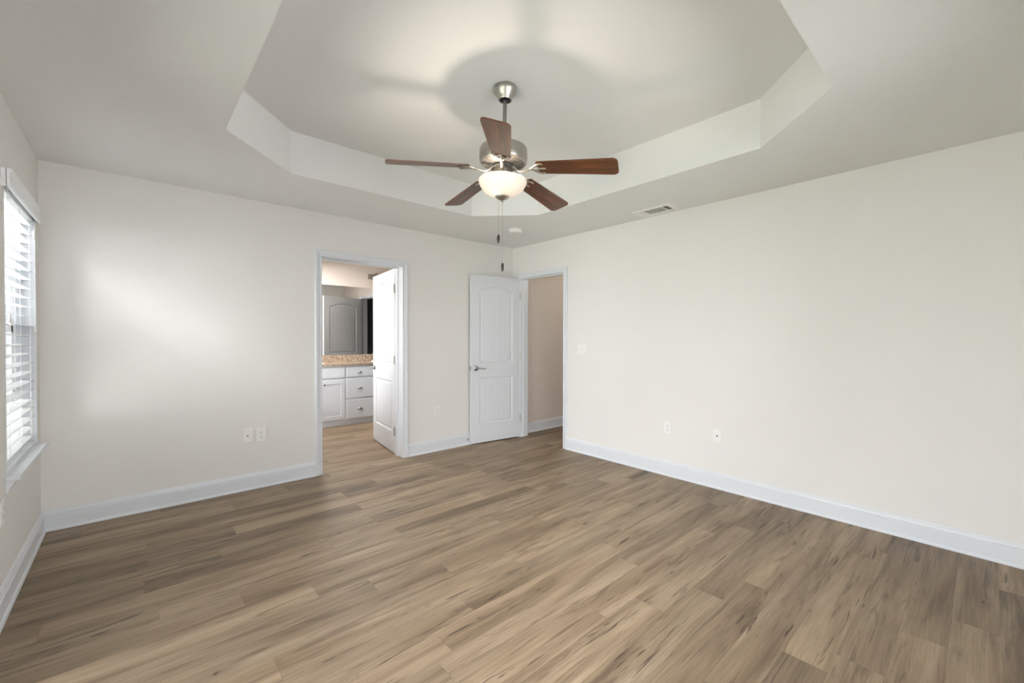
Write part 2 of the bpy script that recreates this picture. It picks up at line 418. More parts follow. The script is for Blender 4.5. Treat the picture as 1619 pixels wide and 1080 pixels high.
struct(MB().box(TR, 2.7, -3.12, -3.0, 0, H).ob('wall_hall_near', 'hall'))
struct(MB().box(TR, 2.7, -3.12, 0.09, H, H+0.1).ob('ceiling_hall', 'ceil'))

# ---------------------------------------------------------------- trim
# baseboard profile: a = out from wall, b = up
BASE = [(0, 0), (0.024, 0), (0.024, 0.008), (0.020, 0.017), (0.0145, 0.019), (0.0145, 0.098), (0.011, 0.101), (0.011, 0.104), (0.0135, 0.108), (0.011, 0.118), (0.0085, 0.122), (0.0085, 0.126), (0.005, 0.134), (0, 0.136)]
def baseboard(name, p, q, out, m0=0, m1=0, mat='trim'):
    """p->q along wall on floor; out = into-room unit vector; m=+1: inside mitre at that end"""
    p, q, out = Vector(p).to_3d(), Vector(q).to_3d(), Vector(out).to_3d(); d = (q-p).normalized()
    fr = [(p, out + d*m0, Vector((0, 0, 1))), (q, out - d*m1, Vector((0, 0, 1)))]
    return struct(MB().sweep(BASE, fr).ob(name, mat))
baseboard('baseboard_back_left', (LX, 0), (-2.4585, 0), (0, -1), 1, 0)
baseboard('baseboard_back_right', (-1.5195, 0), (0, 0), (0, -1), 0, 1)
baseboard('baseboard_left', (LX, 0), (LX, SY1), (1, 0), 1, 0)
baseboard('baseboard_right', (0, -0.9345), (0, REAR), (-1, 0), 0, 1)
baseboard('baseboard_rear', (LX, REAR), (0, REAR), (0, 1), 1, 1)
baseboard('baseboard_hall', (TR, -0.03), (2.58, -0.03), (0, -1), 0, 0)
# casing profile: a = away from opening (0..0.06), b = out from wall
CAS = [(0, 0), (0, 0.009), (0.004, 0.011), (0.012, 0.0115), (0.016, 0.0085), (0.020, 0.0085), (0.024, 0.0125), (0.038, 0.015), (0.043, 0.018), (0.058, 0.018), (0.061, 0.015), (0.061, 0)]
def casing(b, u0, u1, top, org, U, N):
    """U shaped casing: u along wall axis U, N = out of wall"""
    org, U, N = Vector(org), Vector(U), Vector(N); Z = Vector((0, 0, 1)); r = 0.0
    b.sweep(CAS, [(org+U*u0, -U, N), (org+U*u0+Z*top, -U+Z, N), (org+U*u1+Z*top, U+Z, N), (org+U*u1, U, N)])
def door_trim(name, u0, u1, top, org, U, N, thick, label, stop_at, backside=True):
    b = MB(); U, N, org = Vector(U), Vector(N), Vector(org)
    casing(b, u0, u1, top, org, U, N)
    if backside: casing(b, u0, u1, top, org - N*thick, U, -N)
    def bx(ua, ub, na, nb, za, zb):
        ps = [org + U*u + N*n + Vector((0, 0, z)) for z in (za, zb) for n in (na, nb) for u in (ua, ub)]
        b.faces(ps, ((0, 2, 3, 1), (4, 5, 7, 6), (0, 1, 5, 4), (2, 6, 7, 3), (0, 4, 6, 2), (1, 3, 7, 5)))
    bx(u0-JT, u0, 0, -thick, 0, top); bx(u1, u1+JT, 0, -thick, 0, top); bx(u0-JT, u1+JT, 0, -thick, top, top+JT)
    n0, n1 = stop_at
    bx(u0, u0+0.011, n0, n1, 0, top); bx(u1-0.011, u1, n0, n1, 0, top); bx(u0+0.011, u1-0.011, n0, n1, top-0.011, top)
    return struct(b.ob(name, 'trim'), label)
door_trim('trim_1', BX0, BX1, DT, (0, 0, 0), (1, 0, 0), (0, -1, 0), TB, 'white casing of the bathroom doorway', (-TB+0.075, -TB+0.038))
door_trim('trim_2', RY0, RY1, DT, (0, 0, 0), (0, 1, 0), (-1, 0, 0), TR, 'white casing of the hall doorway', (-0.038, -0.075))
door_trim('trim_3', CY0, CY1, DT, (BRX, 0, 0), (0, 1, 0), (-1, 0, 0), 0.12, 'white casing of the shower doorway', (-0.038, -0.075))

# ---------------------------------------------------------------- doors
def door_slab(name, w, h=2.02, t=0.035):
    """local: hinge edge at x=0, free edge at x=w, faces at y=0 and y=-t, z from 0"""
    root = empty(name)
    b = MB(); bm = b.b
    sx = 0.115
    panels = [(sx, w-sx, 0.225, 0.785, 0.0), (sx, w-sx, 0.965, 1.835, 0.065)]
    NA = 16
    def loop(p, i):
        x0, x1, z0, z1, rise = p; x0 += i; x1 -= i; z0 += i; z1 -= i
        pts = [(x0, z0), (x1, z0)]
        xm, hw = (p[0]+p[1])/2, (p[1]-p[0])/2
        for k in range(NA+1):
            x = x1 + (x0-x1)*k/NA; pts.append((x, z1 + rise*(1-((x-xm)/hw)**2)))
        return pts
    steps = [(0, 0), (0.006, 0.005), (0.014, 0.009), (0.024, 0.009), (0.034, 0.0035)]
    for side in (0, 1):
        def P(x, z, d): return Vector((x, -d if side == 0 else -t+d, z))
        outer = [(0, 0), (w, 0), (w, h), (0, h)]
        loops = [loop(p, 0) for p in panels]
        polys = [[Vector((x, z, 0)) for x, z in l] for l in [outer]+loops]
        flat = [q for l in [outer]+loops for q in l]
        v = [bm.verts.new(P(x, z, 0)) for x, z in flat]
        for tri in tessellate_polygon(polys): bm.faces.new([v[i] for i in tri])
        for p in panels:
            prev = None
            for ins, d in steps:
                ring = [bm.verts.new(P(x, z, d)) for x, z in loop(p, ins)]
                if prev:
                    n = len(ring)
                    for k in range(n): bm.faces.new((prev[k], prev[(k+1) % n], ring[(k+1) % n], ring[k]))
                prev = ring
            # planked field with v grooves
            ins = steps[-1][0]; x0, x1 = p[0]+ins, p[1]-ins; xm, hw = (p[0]+p[1])/2, (p[1]-p[0])/2
            xs = []
            npl = 8; pw = (x1-x0)/npl
            for k in range(npl):
                a = x0+k*pw
                for s_ in range(3): xs.append((a + 0.003*(k > 0) + (pw-0.006)*s_/2.0 if True else a, 0.0035))
                if k < npl-1: xs.append((a+pw, 0.0062))
            xs[0] = (x0, 0.0035); xs[-1] = (x1, 0.0035)
            col = []
            for x, d in xs:
                zt = p[3]-ins + p[4]*(1-((x-xm)/hw)**2)
                col.append((bm.verts.new(P(x, p[2]+ins, d)), bm.verts.new(P(x, zt, d))))
            for a, c in zip(col, col[1:]): bm.faces.new((a[0], c[0], c[1], a[1]))
    # edges
    for (xa, za), (xb, zb) in (((0, 0), (w, 0)), ((w, 0), (w, h)), ((w, h), (0, h)), ((0, h), (0, 0))):
        bm.faces.new([bm.verts.new(q) for q in ((xa, 0, za), (xb, 0, zb), (xb, -t, zb), (xa, -t, za))])
    bmesh.ops.remove_doubles(bm, verts=bm.verts[:], dist=0.00005)
    slab = b.ob('door_panel', 'door', root)
    # lever sets on both faces
    for side in (0, 1):
        sy = 1 if side == 0 else -1; y0 = 0 if side == 0 else -t; zc = 0.90; xc = w-0.063
        m = Matrix.Translation((xc, y0, zc)) @ Matrix.Rotation(-sy*pi/2, 4, 'X')
        b = MB().lathe([(0.0, 0), (0.032, 0), (0.033, 0.004), (0.030, 0.009), (0.020, 0.012), (0.013, 0.016), (0.0115, 0.040), (0.0135, 0.046), (0.0135, 0.056), (0, 0.060)], 28, m)
        hd = b.ob('rosette', 'chrome', root, 40)
        pts = [(xc+0.004, y0+sy*0.051, zc), (xc-0.03, y0+sy*0.053, zc+0.003), (xc-0.06, y0+sy*0.052, zc-0.004), (xc-0.085, y0+sy*0.050, zc-0.009), (xc-0.108, y0+sy*0.049, zc-0.003), (xc-0.118, y0+sy*0.049, zc+0.002)]
        MB().tube(pts, [0.010, 0.0095, 0.0085, 0.008, 0.0065, 0.004], 12, 0.8).ob('lever_handle', 'chrome', root, 50)
    b = MB().box(w-0.0005, w+0.0012, -t/2-0.0125, -t/2+0.0125, 0.872, 0.928, bev=0.0005)
    b.box(w, w+0.007, -t/2-0.007, -t/2+0.007, 0.888, 0.912, bev=0.002)
    b.ob('latch_plate', 'chrome', root)
    for zc in (0.24, 1.02, 1.80):
        b = MB().lathe([(0.0065, -0.045), (0.0065, 0.045)], 12, Matrix.Translation((-0.003, 0.006, zc)))
        for k in (-0.0135, 0.0135): b.lathe([(0.0068, k-0.0006), (0.0068, k+0.0006)], 12, Matrix.Translation((-0.003, 0.006, zc)))
        b.lathe([(0.0075, 0.045), (0.0075, 0.048), (0, 0.051)], 12, Matrix.Translation((-0.003, 0.006, zc)))
        b.box(-0.0015, 0.0004, -0.030, 0.004, zc-0.044, zc+0.044)
        h_ = b.ob('hinge', 'nickel', root)
        for dy, dz in ((-0.010, 0.030), (-0.023, 0.0), (-0.010, -0.030)):
            MB().lathe([(0.004, 0.0), (0.0034, 0.0012), (0, 0.0014)], 10, Matrix.Translation((-0.0014, dy, zc+dz)) @ Matrix.Rotation(-pi/2, 4, 'Y')).ob('screw', 'slotdark', h_)
    return root
def place_door(root, hinge, ang, flip=False):
    root.location = (hinge[0], hinge[1], 0.012); root.rotation_euler = (0, 0, ang)
# bathroom door: hinge on right jamb at bathroom face, swung past square into the bathroom
d1 = door_slab('door_1', 0.808)
place_door(d1, (BX1-0.003, TB+0.010), R(82.3))
# mirrored slab is wanted: panel leaf has faces y=0 / y=-t in local; see angles below
struct(d1, 'white arched two-panel door swung into the bathroom')
d2 = door_slab('door_2', 0.712)
place_door(d2, (-0.012, RY1+0.004), R(173.2))
struct(d2, 'white arched two-panel door opened against the back wall')
d3 = door_slab('door_3', 0.81)
place_door(d3, (BRX-0.012, CY0+0.004), R(165))
struct(d3, 'white arched door of the shower, seen in the mirror')

# ---------------------------------------------------------------- left window
win = empty('window_1', (0, 0, 0)); struct(win, 'double hung window behind the white blind')
gx = LX-0.115                                            # glass plane
b = MB()
b.box(LX-TL, LX-0.085, WY0, WY0+0.03, WZ0, WZ1).box(LX-TL, LX-0.085, WY1-0.03, WY1, WZ0, WZ1).box(LX-TL, LX-0.085, WY0, WY1, WZ1-0.03, WZ1).box(LX-TL, LX-0.085, WY0, WY1, WZ0, WZ0+0.03)
b.ob('window_frame', 'vinyl', win)
ZM = 1.335
def sash(x0, x1, z0, z1, nm):
    a, c = WY0+0.03, WY1-0.03
    b = MB().box(x0, x1, a, a+0.04, z0, z1).box(x0, x1, c-0.04, c, z0, z1).box(x0, x1, a, c, z0, z0+0.045).box(x0, x1, a, c, z1-0.04, z1)
    o = b.ob(nm, 'vinyl', win)
    xm = (x0+x1)/2
    m = MB()
    for k in (1, 2):
        y = a+(c-a)*k/3; m.box(xm-0.006, xm+0.006, y-0.009, y+0.009, z0+0.04, z1-0.035)
    m.box(xm-0.006, xm+0.006, a+0.04, c-0.04, (z0+z1)/2-0.009, (z0+z1)/2+0.009)
    m.ob('muntin', 'vinyl', o)
    MB().box(xm-0.0095, xm-0.0065, a+0.03, c-0.03, z0+0.03, z1-0.03).ob('glass_pane', 'glass', o)
sash(LX-0.150, LX-0.122, ZM-0.02, WZ1-0.03, 'upper_sash'); sash(LX-0.118, LX-0.090, WZ0+0.03, ZM+0.02, 'lower_sash')
MB().box(LX-TL-0.004, LX-TL-0.001, WY0+0.01, WY1-0.01, WZ0+0.01, ZM).ob('insect_screen', 'screen', win)
# white jamb liner on the window reveal
b = MB().box(LX-0.086, LX+0.002, WY1-0.006, WY1+0.0, WZ0, WZ1).box(LX-0.086, LX+0.002, WY0, WY0+0.006, WZ0, WZ1).box(LX-0.086, LX+0.002, WY0, WY1, WZ1-0.006, WZ1)
b.ob('jamb_liner', 'trim', win)
b = MB().box(LX-0.088, LX+0.001, WY0+0.001, WY1-0.001, WZ0-0.004, WZ0+0.0115)
b.box(LX-0.0005, LX+0.050, WY0-0.030, WY1+0.004, WZ0-0.012, WZ0+0.012, bev=0.004)
b.ob('windowsill', 'trim', win)
APR = [(0, 0), (0.030, 0), (0.030, -0.006), (0.024, -0.012), (0.020, -0.024), (0.012, -0.036), (0.009, -0.050), (0.005, -0.062), (0, -0.064)]
MB().sweep(APR, [((LX, WY0-0.012, WZ0-0.0125), (1, 0, 0), (0, 0, 1)), ((LX, WY1-0.004, WZ0-0.0125), (1, 0, 0), (0, 0, 1))]).ob('sill_apron', 'trim', win)

# blind -----------------------------------------------------------------------
bl = tag(empty('window_blind', (LX-0.04, (WY0+WY1)/2, WZ1)), 'white horizontal slat blind with valance hanging in the window', 'blind')
def BL(mb, name, mat, par=None, sm=None):
    o = mb.ob(name, mat, None, sm); p = par or bl
    o.parent = p; o.matrix_parent_inverse = (Matrix.Translation(bl.location)).inverted() if p is bl else Matrix(); return o
VALP = [(0, 0), (0.010, 0), (0.014, 0.006), (0.014, 0.012), (0.011, 0.018), (0.011, 0.058), (0.015, 0.066), (0.020, 0.074), (0.020, 0.086), (0, 0.086)]
vz = 2.004
vy0, vy1 = WY0-0.032, WY1+0.024
b = MB().sweep([(a+0.008, c) for a, c in VALP], [((LX+0.006, vy0, vz), (1, 0, 0), (0, 0, 1)), ((LX+0.006, vy1, vz), (1, 0, 0), (0, 0, 1))])
b.box(LX-0.0, LX+0.016, vy0, vy0+0.009, vz, vz+0.086).box(LX-0.0, LX+0.016, vy1-0.009, vy1, vz, vz+0.086)
BL(b, 'valance', 'vinyl')
sy0, sy1 = WY0+0.013, WY1-0.013
BL(MB().box(LX-0.068, LX-0.008, sy0, sy1, WZ1-0.052, WZ1-0.010), 'headrail', 'vinyl')
NS, PIT = 24, 0.0565
sx_ = LX-0.036
def slat_mesh():
    b = MB(); tilt = R(-5); prof = []
    for k in range(7):
        u = -0.029 + 0.058*k/6; prof.append((u, 0.0022*(1-(u/0.029)**2)))
    ring = [(u, z+0.0013) for u, z in prof] + [(u, z-0.0013) for u, z in reversed(prof)]
    ring = [(u*cos(tilt)-z*sin(tilt), u*sin(tilt)+z*cos(tilt)) for u, z in ring]
    b.sweep(ring, [((0, sy0, 0), (1, 0, 0), (0, 0, 1)), ((0, sy1, 0), (1, 0, 0), (0, 0, 1))]); return b
s0 = slat_mesh().ob('slat', 'slat', None, 50)
ztop = WZ1-0.085
for k in range(NS):
    o = s0 if k == 0 else s0.copy()
    if k: COL.objects.link(o)
    o.parent = bl; o.location = Vector((sx_, 0, ztop-PIT*k)) - bl.location
zbot = ztop-PIT*(NS-1)-0.05
BL(MB().box(sx_-0.027, sx_+0.027, sy0, sy1, zbot-0.010, zbot+0.010, bev=0.003), 'bottom_rail', 'vinyl')
for yy in (WY0+0.14, (WY0+WY1)/2, WY1-0.14):
    b = MB()
    for dx in (-0.0295, 0.0295): b.tube([(sx_+dx, yy, WZ1-0.05), (sx_+dx, yy, zbot)], 0.0011, 6)
    BL(b, 'ladder_cord', 'slat')
def tassel(z): return [(0.0, z+0.012), (0.003, z+0.010), (0.0035, z), (0.008, z-0.016), (0.009, z-0.026), (0.0, z-0.028)]
for yy, zz, nm in ((WY0+0.10, 1.385, 'tilt_cord'), (WY0+0.125, 1.37, 'tilt_cord'), (WY1-0.035, 1.345, 'lift_cord')):
    c = BL(MB().tube([(LX+0.003, yy, WZ1-0.05), (LX+0.003, yy, zz+0.01)], 0.0012, 6), nm, 'slat')
    tz = BL(MB().lathe(tassel(zz), 14, Matrix.Translation((LX+0.003, yy, 0))), 'tassel', 'plate', None, 40)
    tz.parent = c; tz.matrix_parent_inverse = Matrix()
BL(MB().box(LX-0.004, LX+0.006, WY1-0.050, WY1-0.020, 1.90, 1.945, bev=0.003), 'cord_clip', 'plate')

# plain unseen windows added for more daylight: rear wall, left wall, bathroom
def plain_window(name, label, loc, rz, w, RZ0, RZ1, sill=True):
    r = struct(empty(name, loc, (0, 0, rz)), label)         # local: x along wall, +y into the room
    b = MB(); y0, y1 = -TL, -0.08; hw = w/2
    b.box(-hw, -hw+0.05, y0, y1, RZ0, RZ1).box(hw-0.05, hw, y0, y1, RZ0, RZ1).box(-hw, hw, y0, y1, RZ0, RZ0+0.05).box(-hw, hw, y0, y1, RZ1-0.05, RZ1)
    b.box(-0.04, 0.04, y0, y1, RZ0, RZ1)
    if sill: b.box(-hw, hw, y0+0.02, y1-0.02, ZM-0.025, ZM+0.025)
    b.ob('window_frame', 'vinyl', r)
    for xa, xb in ((-hw+0.04, -0.03), (0.03, hw-0.04)): MB().box(xa, xb, -0.125, -0.121, RZ0+0.04, RZ1-0.04).ob('glass_pane', 'glass', r)
    if sill: MB().box(-hw-0.03, hw+0.03, -0.08, 0.045, RZ0-0.012, RZ0+0.012, bev=0.004).ob('windowsill', 'trim', r)
plain_window('window_2', 'added unseen window in the rear wall', ((RX0+RX1)/2, REAR, 0), 0, RX1-RX0, WZ0, WZ1)
plain_window('window_3', 'added unseen sliding glass door of the left wall', (LX, (SY0+SY1)/2, 0), -pi/2, SY1-SY0, 0.0, WZ1, False)
plain_window('window_4', 'added unseen window of the bathroom', (-2.75, (QY0+QY1)/2, 0), -pi/2, QY1-QY0, QZ0, QZ1)
# lawn outside, seen only through the panes
struct(MB().box(-14, LX-1.2, -14, 8, -0.5, -0.35).ob('ground', mat_plain('pale lawn', (120, 128, 104), 0.9, vary=0.15)))

# ---------------------------------------------------------------- ceiling fan
FX, FY = LX/2+0.004, -2.247
nax = Vector((sin(YAW), cos(YAW), 0))
fan = tag(empty('ceiling_fan', (FX, FY, TZ)), 'five blade walnut ceiling fan with lit frosted bowl hanging from the tray ceiling', 'ceiling fan')
fan.rotation_mode = 'QUATERNION'; fan.rotation_quaternion = Matrix.Rotation(R(1.7), 3, nax).to_quaternion()
z_ = lambda z: z-TZ
MB().lathe([(0.0, 0.002), (0.064, 0.002), (0.067, -0.004), (0.067, -0.016), (0.064, -0.026), (0.052, -0.044), (0.043, -0.058), (0.040, -0.070), (0.0375, -0.074), (0.034, -0.072), (0.033, -0.064), (0.0, -0.064)], 48).ob('canopy', 'nickel', fan, 35)
MB().lathe([(0.0, -0.060), (0.0325, -0.062), (0.0325, -0.071), (0.016, -0.076), (0.0, -0.076)], 32).ob('canopy_shade_disc', 'black', fan, 40)  # black disc closing the canopy, shade of its opening put into the colour
MB().lathe([(0.0115, -0.07), (0.0115, z_(2.405))], 20).ob('downrod', 'steelrod', fan, 40)
prof = [(0.0, 2.425), (0.022, 2.425), (0.026, 2.405), (0.075, 2.398), (0.120, 2.394), (0.134, 2.388), (0.139, 2.378), (0.140, 2.330), (0.137, 2.318), (0.139, 2.314), (0.136, 2.304), (0.131, 2.301), (0.060, 2.286), (0.0, 2.286)]
mh = MB().lathe([(r, z_(z)) for r, z in prof], 64).ob('motor_housing', 'nickel', fan, 30)
b = MB(); nv = 30
for k in range(nv):
    a = 2*pi*k/nv; m = Matrix.Rotation(a, 4, 'Z')
    p = lambda r, w, dz: (r, w, z_(2.286 + (r-0.060)/(0.071)*0.015) + dz)
    ps = [p(0.074, -0.0030, -0.0012), p(0.125, -0.0060, -0.0012), p(0.125, 0.0060, -0.0012), p(0.074, 0.0030, -0.0012)]
    qs = [(x, y, z+0.002) for x, y, z in ps]
    b.faces([m @ Vector(q) for q in ps+qs], ((0, 1, 2, 3), (4, 7, 6, 5), (0, 4, 5, 1), (1, 5, 6, 2), (2, 6, 7, 3), (3, 7, 4, 0)))
b.ob('vent_slot', 'slotdark', mh)
MB().lathe([(0.0, z_(2.288)), (0.064, z_(2.288)), (0.066, z_(2.280)), (0.064, z_(2.272)), (0.0, z_(2.270))], 40).ob('flywheel', 'slotdark', fan, 40)
sh = MB().lathe([(r, z_(z)) for r, z in ((0.0, 2.272), (0.052, 2.272), (0.055, 2.268), (0.055, 2.212), (0.058, 2.208), (0.058, 2.202), (0.040, 2.197), (0.0, 2.197))], 40).ob('switch_housing', 'nickel', fan, 40)
# fitter with three sockets, bulbs and frosted bowl
MB().lathe([(0.012, z_(2.21)), (0.012, z_(2.09))], 12).ob('fitter_rod', 'nickel', fan)
for k, (bx_, by_) in enumerate(((-0.054, -0.010), (0.056, 0.012))):
    c = Vector((bx_, by_, z_(2.146)))
    MB().lathe([(0.0, 0.040), (0.010, 0.038), (0.012, 0.020), (0.020, 0.002), (0.021, -0.008), (0.015, -0.020), (0.0, -0.026)], 16, Matrix.Translation(c)).ob('light_bulb', 'bulb' if k == 0 else 'plate', fan, 60)
    if k: continue
    l = bpy.data.lights.new('fan_bulb_light', 'POINT'); l.energy = 12.0; l.color = (1.0, 0.88, 0.76); l.shadow_soft_size = 0.018
    lo = bpy.data.objects.new('fan_bulb_light', l); COL.objects.link(lo); lo.parent = fan; lo.location = c + Vector((0, 0, -0.008))
bo = [(0.140, 2.200), (0.1405, 2.194), (0.136, 2.178), (0.124, 2.156), (0.105, 2.135), (0.080, 2.120), (0.050, 2.110), (0.014, 2.106)]
bi = [(r-0.004 if r > 0.02 else r, z+0.004) for r, z in reversed(bo)]
MB().lathe([(r, z_(z)) for r, z in bo+bi], 56, cap=False).ob('glass_bowl', 'bowl', fan, 40)
fin = MB().lathe([(r, z_(z)) for r, z in ((0.0, 2.112), (0.038, 2.112), (0.041, 2.108), (0.038, 2.102), (0.026, 2.094), (0.012, 2.089), (0.007, 2.084), (0.007, 2.078), (0.009, 2.074), (0.006, 2.068), (0.0, 2.066))], 32).ob('finial', 'nickel', fan, 40)
rl = Vector((cos(YAW), -sin(YAW), 0))
def chain(lat, z0, z1, fobz):                      # hangs plumb although the fan leans a little
    at = lambda z: rl*(lat + math.tan(R(1.7))*(z0-z)); b = MB(); n = int((z0-z1)/0.0075)
    a, c = at(z0), at(z1); b.tube([(a.x, a.y, z_(z0)), (c.x, c.y, z_(z1))], 0.0008, 6)
    for k in range(n):
        zz = z0-0.0075*k-0.004; c = at(zz)
        b.lathe([(0, 0.0022), (0.0018, 0.0009), (0.0018, -0.0009), (0, -0.0022)], 6, Matrix.Translation((c.x, c.y, z_(zz))))
    o = b.ob('pull_chain', 'nickel', fan); c = at(fobz)
    MB().lathe([(0.0, 0.026), (0.004, 0.024), (0.006, 0.019), (0.0085, 0.008), (0.009, -0.004), (0.0075, -0.018), (0.006, -0.023), (0, -0.025)], 16, Matrix.Translation((c.x, c.y, z_(fobz)))).ob('chain_fob', 'fob', o, 50)
chain(-0.022, 2.108, 1.885, 1.862); chain(0.003, 2.070, 1.720, 1.697)
# blades
BZ = z_(2.254); DROOP = Matrix.Translation((0.2, 0, 0)) @ Matrix.Rotation(R(5.2), 4, 'Y') @ Matrix.Translation((-0.2, 0, 0))
def blade_outline():
    r0, r1, w0, w1 = 0.205, 0.66, 0.054, 0.070; pts = []
    rc = 0.030
    for k in range(9):
        a = -pi/2 + (pi/2)*k/8; pts.append((r1-rc+rc*cos(a), -(w1-rc)+rc*sin(a)))
    for k in range(9):
        a = (pi/2)*k/8; pts.append((r1-rc+rc*cos(a), (w1-rc)+rc*sin(a)))
    for k in range(7):
        a = pi/2 + (pi/2)*k/6; pts.append((r0+0.018+0.018*cos(a), (w0-0.018)+0.018*sin(a)))
    for k in range(7):
        a = pi + (pi/2)*k/6; pts.append((r0+0.018+0.018*cos(a), -(w0-0.018)+0.018*sin(a)))
    return pts
PT = Matrix.Rotation(R(-13), 4, 'X')
for k in range(5):
    ang = R(10.6+72*k); RZ = Matrix.Rotation(ang, 4, 'Z'); m = RZ @ Matrix.Translation((0, 0, BZ)) @ DROOP @ PT
    bo_ = MB().prism(blade_outline(), 0.0, 0.0065).ob('fan_blade', 'blade', fan); bo_.matrix_local = m
    b = MB()
    # arm dropping from the flywheel to the blade
    pts = [(0.058, 0, 0.024), (0.072, 0, 0.016), (0.086, 0, 0.0), (0.102, 0, -0.010), (0.128, 0, -0.011), (0.155, 0, -0.006), (0.178, 0, -0.004)]
    b.tube(pts, [0.012, 0.0115, 0.011, 0.0105, 0.010, 0.0095, 0.010], 12, 0.6)
    fl = lambda q: DROOP @ PT @ Vector(q)
    # three prong ornamental fork screwed below the blade
    b.tube([fl(q) for q in ((0.170, 0, -0.004), (0.190, 0.016, -0.005), (0.212, 0.034, -0.005), (0.236, 0.042, -0.0045), (0.250, 0.038, -0.004))], [0.008, 0.008, 0.0085, 0.009, 0.006], 10, 0.6)
    b.tube([fl(q) for q in ((0.170, 0, -0.004), (0.190, -0.016, -0.005), (0.212, -0.034, -0.005), (0.236, -0.042, -0.0045), (0.250, -0.038, -0.004))], [0.008, 0.008, 0.0085, 0.009, 0.006], 10, 0.6)
    b.tube([fl(q) for q in ((0.170, 0, -0.004), (0.205, 0, -0.005), (0.245, 0, -0.0045), (0.262, 0, -0.004))], [0.008, 0.0065, 0.009, 0.006], 10, 0.6)
    b.tube([fl(q) for q in ((0.212, 0.034, -0.005), (0.222, 0.0, -0.005), (0.212, -0.034, -0.005))], 0.0055, 10, 0.6)
    ir = b.ob('blade_iron', 'nickel', fan, 50); ir.matrix_local = RZ @ Matrix.Translation((0, 0, BZ))
    for x, y in ((0.238, 0.041), (0.238, -0.041), (0.247, 0)):
        q = fl((x, y, -0.0095)); MB().lathe([(0.0042, 0.002), (0.0036, -0.001), (0, -0.0018)], 10, Matrix.Translation(q)).ob('screw', 'chrome', ir)

# ---------------------------------------------------------------- smoke detector and ceiling register
sd = tag(MB().lathe([(0.0, 0.0), (0.072, 0.0), (0.074, -0.004), (0.074, -0.012), (0.066, -0.013), (0.064, -0.022), (0.056, -0.034), (0.040, -0.039), (0.0, -0.040)], 40).ob('smoke_detector', 'plate', None, 30, (-0.645, -0.755, H)),
         'round white smoke detector on the ceiling beyond the fan', 'smoke detector')
b = MB()
for k in range(24):
    m = Matrix.Rotation(2*pi*k/24, 4, 'Z'); b.box(0.0585, 0.0630, -0.004, 0.004, -0.031, -0.0255, m)
b.ob('vent_slit', 'plate', sd)
MB().lathe([(0.004, -0.039), (0.003, -0.0415), (0, -0.042)], 10, Matrix.Translation((0.03, 0.01, 0))).ob('indicator_light', 'slotdark', sd)
vt = tag(empty('air_vent', (-0.171, -2.12, H)), 'white louvered ceiling air register above the right wall', 'air vent')
vx0, vx1, vy0_, vy1_ = -0.096, 0.096, -0.178, 0.178
ox0, ox1, oy0, oy1 = -0.066, 0.066, -0.142, 0.142
b = MB()
for bx_ in ((vx0, ox0, vy0_, vy1_), (ox1, vx1, vy0_, vy1_), (ox0, ox1, vy0_, oy0), (ox0, ox1, oy1, vy1_)): b.box(*bx_, -0.007, 0.0)
b.box(ox0, ox1, 0.086, 0.094, -0.007, -0.001).box(ox0, ox1, -0.094, -0.086, -0.007, -0.001)
b.ob('vent_frame', 'plate', vt)
MB().box(ox0-0.001, ox1+0.001, oy0-0.001, oy1+0.001, -0.0015, 0.0005).ob('duct_opening', 'ventgrey', vt)
def louver(x0, x1, y0, y1, n, along, tilt):
    b = MB()
    for k in range(n):
        if along == 'y':
            x = x0+(x1-x0)*(k+0.5)/n; m = Matrix.Translation((x, 0, -0.0045)) @ Matrix.Rotation(tilt, 4, 'Y'); b.box(-0.0042, 0.0042, y0, y1, -0.0004, 0.0004, m)
        else:
            y = y0+(y1-y0)*(k+0.5)/n; m = Matrix.Translation((0, y, -0.0045)) @ Matrix.Rotation(tilt, 4, 'X'); b.box(x0, x1, -0.0042, 0.0042, -0.0004, 0.0004, m)
    return b
louver(ox0, ox1, 0.094, oy1, 6, 'x', R(-32)).ob('louver', 'plate', vt)
louver(ox0, ox1, -0.086, 0.086, 13, 'y', R(-40)).ob('louver', 'plate', vt)
louver(ox0, ox1, oy0, -0.094, 5, 'x', R(32)).ob('louver', 'plate', vt)
MB().box(0.072, 0.080, -0.012, 0.012, -0.0105, -0.006, bev=0.001).ob('damper_lever', 'plate', vt)

# ---------------------------------------------------------------- wall plates: built facing -y at origin, then turned
def plate_root(name, loc, rz, label, cat, w=0.072, h=0.116, group=None):
    r = tag(empty(name, loc, (0, 0, rz)), label, cat, group)
    MB().box(-w/2, w/2, -0.0065, 0, -h/2, h/2, bev=0.0025).ob('cover_plate', 'plate', r)
    return r
def duplex(r):
    for dz in (0.0195, -0.0195):
        b = MB().box(-0.0165, 0.0165, -0.009, -0.0055, dz-0.014, dz+0.014, bev=0.0018); rc = b.ob('receptacle', 'plate', r)
        s = MB().box(-0.0075, -0.0050, -0.0094, -0.0075, dz-0.001, dz+0.007).box(0.0050, 0.0075, -0.0094, -0.0075, dz-0.001, dz+0.006)
        s.lathe([(0.0026, 0.0), (0.0026, 0.002)], 10, Matrix.Translation((0, -0.0074, dz-0.0075)) @ Matrix.Rotation(pi/2, 4, 'X'))
        s.ob('slot', 'slotdark', rc)
    MB().lathe([(0.003, 0.0), (0.0026, 0.0012), (0, 0.0015)], 12, Matrix.Translation((0, -0.0063, 0)) @ Matrix.Rotation(pi/2, 4, 'X')).ob('screw', 'chrome', r)
ZO = 0.452
o1 = plate_root('phone_jack', (-2.998, 0, ZO+0.004), 0, 'white phone jack plate on the back wall left of the duplex outlet', 'wall jack')
j = MB().box(-0.009, 0.009, -0.0085, -0.006, -0.009, 0.009, bev=0.001).ob('jack', 'plate', o1)
